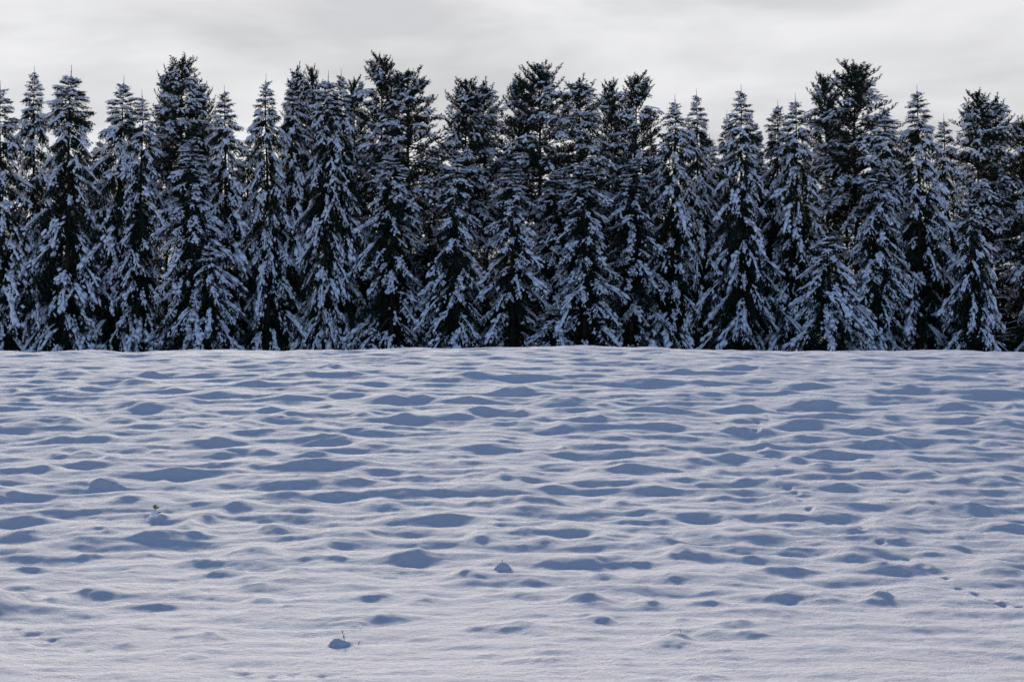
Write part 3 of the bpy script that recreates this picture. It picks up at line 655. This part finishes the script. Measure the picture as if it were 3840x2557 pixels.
BACK_TREES = [
('spruce',6,-48.56,185.95,12.25,4.08,4.33),
('spruce',6,-45.77,186.39,12.30,4.08,2.35),
('spruce',6,-44.64,186.47,14.14,4.08,4.20),
('spruce',6,-40.67,183.56,11.01,4.08,2.13),
('spruce',6,-38.82,185.07,15.43,4.08,3.60),
('spruce',6,-36.02,183.93,16.74,4.08,2.05),
('spruce',6,-34.37,185.85,10.82,4.08,2.80),
('spruce',6,-31.73,183.65,11.35,4.08,0.39),
('spruce',6,-28.60,183.17,15.62,4.08,1.52),
('spruce',6,-25.94,183.92,15.06,4.08,6.10),
('spruce',6,-23.41,184.18,10.62,4.08,1.45),
('spruce',6,-21.17,185.54,12.88,4.08,4.34),
('spruce',6,-19.81,185.58,10.17,4.08,4.08),
('spruce',6,-16.18,184.21,10.30,4.08,4.55),
('spruce',6,-14.57,183.68,15.05,4.08,2.98),
('spruce',6,-12.68,185.28,14.27,4.08,3.75),
('spruce',6,-10.28,184.35,11.65,4.08,0.42),
('spruce',6,-7.45,184.85,10.73,4.08,0.46),
('spruce',6,-5.04,185.63,13.02,4.08,1.25),
('spruce',6,-2.93,183.25,9.55,4.08,0.95),
('spruce',6,0.45,183.23,10.40,4.08,0.63),
('spruce',6,2.94,185.19,13.74,4.08,0.81),
('spruce',6,4.24,183.80,15.73,4.08,3.47),
('spruce',6,8.06,185.81,14.97,4.08,1.18),
('spruce',6,10.38,184.37,9.90,4.08,5.98),
('spruce',6,12.10,185.88,12.82,4.08,4.28),
('spruce',6,14.19,185.96,11.37,4.08,3.40),
('spruce',6,17.75,186.48,16.25,4.08,4.44),
('spruce',6,18.98,185.30,14.13,4.08,1.66),
('spruce',6,22.72,186.40,14.33,4.08,5.82),
('spruce',6,24.36,184.28,14.36,4.08,5.27),
('spruce',6,26.17,183.69,15.91,4.08,4.56),
('spruce',6,29.31,183.73,9.95,4.08,3.02),
('spruce',6,31.04,185.03,10.17,4.08,5.29),
('spruce',6,34.02,185.25,15.29,4.08,4.68),
('spruce',6,36.92,184.64,13.91,4.08,4.15),
('spruce',6,37.98,183.28,10.80,4.08,5.74),
('spruce',6,41.07,183.62,11.43,4.08,3.98),
('spruce',6,44.23,185.37,10.82,4.08,2.30),
('spruce',6,46.57,184.69,16.38,4.08,3.47),
('spruce',6,47.97,184.20,11.43,4.08,1.23),
('pine',4,-49.25,190.82,16.87,3.25,1.21),
('pine',4,-41.67,189.54,20.25,3.25,4.56),
('pine',4,-35.22,188.85,19.79,3.25,4.93),
('pine',4,-29.06,189.15,21.71,3.25,6.10),
('pine',4,-21.84,190.03,16.37,3.25,5.34),
('pine',4,-15.64,188.15,20.00,3.25,3.41),
('pine',4,-9.47,190.87,17.37,3.25,0.56),
('pine',4,-2.69,190.55,17.26,3.25,3.07),
('pine',4,4.37,190.49,18.05,3.25,5.83),
('pine',4,10.53,188.82,17.66,3.25,4.95),
('pine',4,17.41,190.25,17.51,3.25,3.05),
('pine',4,23.80,190.11,16.52,3.25,2.86),
('pine',4,30.74,189.75,22.72,3.25,1.37),
('pine',4,36.91,189.45,18.69,3.25,1.11),
('pine',4,44.48,190.63,19.12,3.25,0.46),
]
SIDE_TREES = [
('spruce',2,-46.79,175.00,25.73,4.08,5.60,'first spruce beyond the left edge of the picture'),
('spruce',0,-50.08,176.17,25.17,4.08,4.02,'second spruce beyond the left edge of the picture'),
('pine',1,-53.42,177.33,26.07,3.12,0.90,'pine beyond the left edge of the picture'),
('spruce',3,46.42,175.00,23.51,4.08,2.60,'first spruce beyond the right edge of the picture'),
('spruce',1,49.71,176.17,23.30,4.08,0.31,'second spruce beyond the right edge of the picture'),
('pine',0,53.04,177.33,24.76,3.12,1.31,'pine beyond the right edge of the picture'),
]
for (sp, va, x, y, hh, rr, turn, lab) in FRONT_TREES:
    plant(sp, va, x, y, hh, rr, turn, lab, "trees along the front of the belt")
BACK_LABEL = {"spruce": "dark spruce deep in the belt behind the front trees", "pine": "dark pine deep in the belt behind the front trees"}
for (sp, va, x, y, hh, rr, turn, lab) in SIDE_TREES:
    plant(sp, va, x, y, hh, rr, turn, lab, "trees beyond the picture's sides")
for (sp, va, x, y, hh, rr, turn) in BACK_TREES:
    plant(sp, va, x, y, hh, rr, turn, BACK_LABEL[sp], "%s trees deep in the belt" % sp)

# ------------------------------------------------------------------ small plants poking through the snow
def leaf_mesh(name, length, width, material):
    n = 6; s = np.linspace(0, 1, n)
    w = width * np.sin(np.pi * np.clip(s, .02, .98)) ** .8 * .5
    z = -0.25 * length * (s - .5) ** 2
    v = []
    for i in range(n):
        v += [(-w[i], s[i] * length, z[i] + w[i] * .35), (0, s[i] * length, z[i]), (w[i], s[i] * length, z[i] + w[i] * .35)]
    v = np.array(v); bot = v - [0, 0, .0012]
    f = []
    for i in range(n - 1):
        for j in range(2):
            a = i * 3 + j
            f += [(a, a + 1, a + 4, a + 3), (a + 18 + 3, a + 18 + 4, a + 18 + 1, a + 18)]
    return mesh_from_arrays(name, np.concatenate([v, bot]), np.array(f), material, True)

def lump_mesh(name, r, seed, material, squash=.75):
    rng = np.random.RandomState(seed)
    import bmesh
    bm = bmesh.new(); bmesh.ops.create_icosphere(bm, subdivisions=3, radius=1.0)
    for vv in bm.verts:
        c = vv.co
        k = 1 + .16 * math.sin(3.1 * c.x + seed) * math.cos(2.7 * c.y + 2 * seed) + .10 * math.sin(5 * c.z + 4 * c.x + seed)
        vv.co = Vector((c.x * k * r, c.y * k * r, c.z * k * r * squash))
    me = bpy.data.meshes.new(name); bm.to_mesh(me); bm.free()
    for p in me.polygons: p.use_smooth = True
    me.materials.append(material)
    return me

def twig_plant(name, x, y, label, stems, group=None, base=None):
    z = ground_z(x, y)
    root = bpy.data.objects.new(name, None); col.objects.link(root); root.location = (x, y, z); root.empty_display_size = .1
    set_tags(root, label, "twig", group)
    for pts, r in stems:
        tr = Tris(); pts = np.array(pts, float); tr.tube(pts, np.linspace(r, r * .55, len(pts)), 6)
        v, f = tr.arrays(); link_mesh("stem", mesh_from_arrays("stem", v, f, M_TWIG, True), root)
    return root

twig_plant("dry_twig", -2.19, 26.98, "upright forked reddish-brown twig on a snow mound, lower left of centre", [
    ([(0, 0, -.08), (-.005, 0, .02), (-.018, 0, .07), (-.024, 0, .102)], .0055),
    ([(-.022, 0, .085), (-.034, .003, .115), (-.040, .003, .135)], .0035),
    ([(-.022, 0, .09), (-.020, -.003, .115), (-.016, -.003, .13)], .0042),
    ([(-.008, 0, .030), (.004, .004, .06), (.010, .004, .095)], .0032),
    ([(-.004, 0, .015), (.008, .0, .03), (.014, .0, .05)], .0025),
    ([(-.006, 0, .015), (-.018, 0, .05), (-.020, 0, .065)], .0022)])
twig_plant("dry_twig", -2.01, 27.02, "tiny dark twig tip just right of the upright forked twig", [
    ([(0, 0, -.05), (.004, 0, .02), (.012, 0, .045), (.016, 0, .06)], .0045),
    ([(.008, 0, .03), (.020, 0, .05)], .0025), ([(0, 0, .01), (-.006, 0, .03)], .0025)])
twig_plant("dry_twig", 2.26, 27.6, "tiny dark stub tilted left on a snow cap, lower right of centre", [
    ([(0, 0, -.05), (-.002, 0, .01), (-.014, 0, .045)], .0045), ([(-.010, 0, .03), (-.018, 0, .048)], .003)])
twig_plant("dry_twig", -0.16, 34.27, "tiny black stub on a snow cap near the middle of the field", [
    ([(0, 0, -.05), (0, 0, .02), (-.003, 0, .04)], .0055), ([(0, 0, .02), (-.012, 0, .034)], .004)])
twig_plant("dry_twig", 5.72, 31.4, "short dark stub beside a snow cap in the right foreground", [
    ([(0, 0, -.05), (0, 0, .01), (.004, 0, .022)], .004)])

def leafy_sprig():
    x, y = -6.90, 39.92
    root = bpy.data.objects.new("leafy_sprig", None); col.objects.link(root); root.location = (x, y, ground_z(x, y)); root.empty_display_size = .1
    set_tags(root, "small green and brown leafy sprig holding snow lumps in the left field", "plant")
    tr = Tris(); p = np.array([(.02, 0, -.08), (.02, 0, .03), (-.01, 0, .10), (-.02, 0, .17)]); tr.tube(p, [.007, .006, .005, .004], 6)
    v, f = tr.arrays(); link_mesh("stem", mesh_from_arrays("stem", v, f, M_TWIG, True), root)
    g = leaf_mesh("green_leaf", .095, .034, M_LEAF); b = leaf_mesh("brown_leaf", .085, .020, M_LEAFB)
    for me, loc, rot in ((g, (-.02, 0, .16), (80, 10, 12)), (g, (-.022, .004, .15), (72, -20, 25)), (b, (-.025, 0, .175), (68, 0, 42)), (b, (-.012, 0, .155), (60, 30, -30)),
                         (b, (-.01, 0, .16), (66, 0, -38)), (g, (.02, -.01, .075), (25, 40, -62)), (b, (.015, -.015, .05), (-30, 20, 40)), (g, (-.02, .006, .165), (86, 70, 0))):
        o = link_mesh("leaf", me, root); o.location = loc; o.rotation_euler = [math.radians(a) for a in rot]
    for i, (loc, r) in enumerate((((-.055, .0, .10), .045), ((0.0, 0, .10), .040), ((-.03, -.01, .055), .055), ((.0, .0, .02), .05))):
        o = link_mesh("snow_lump", lump_mesh("snow_lump", r, i + 1, M_TSNOW), root); o.location = loc
leafy_sprig()
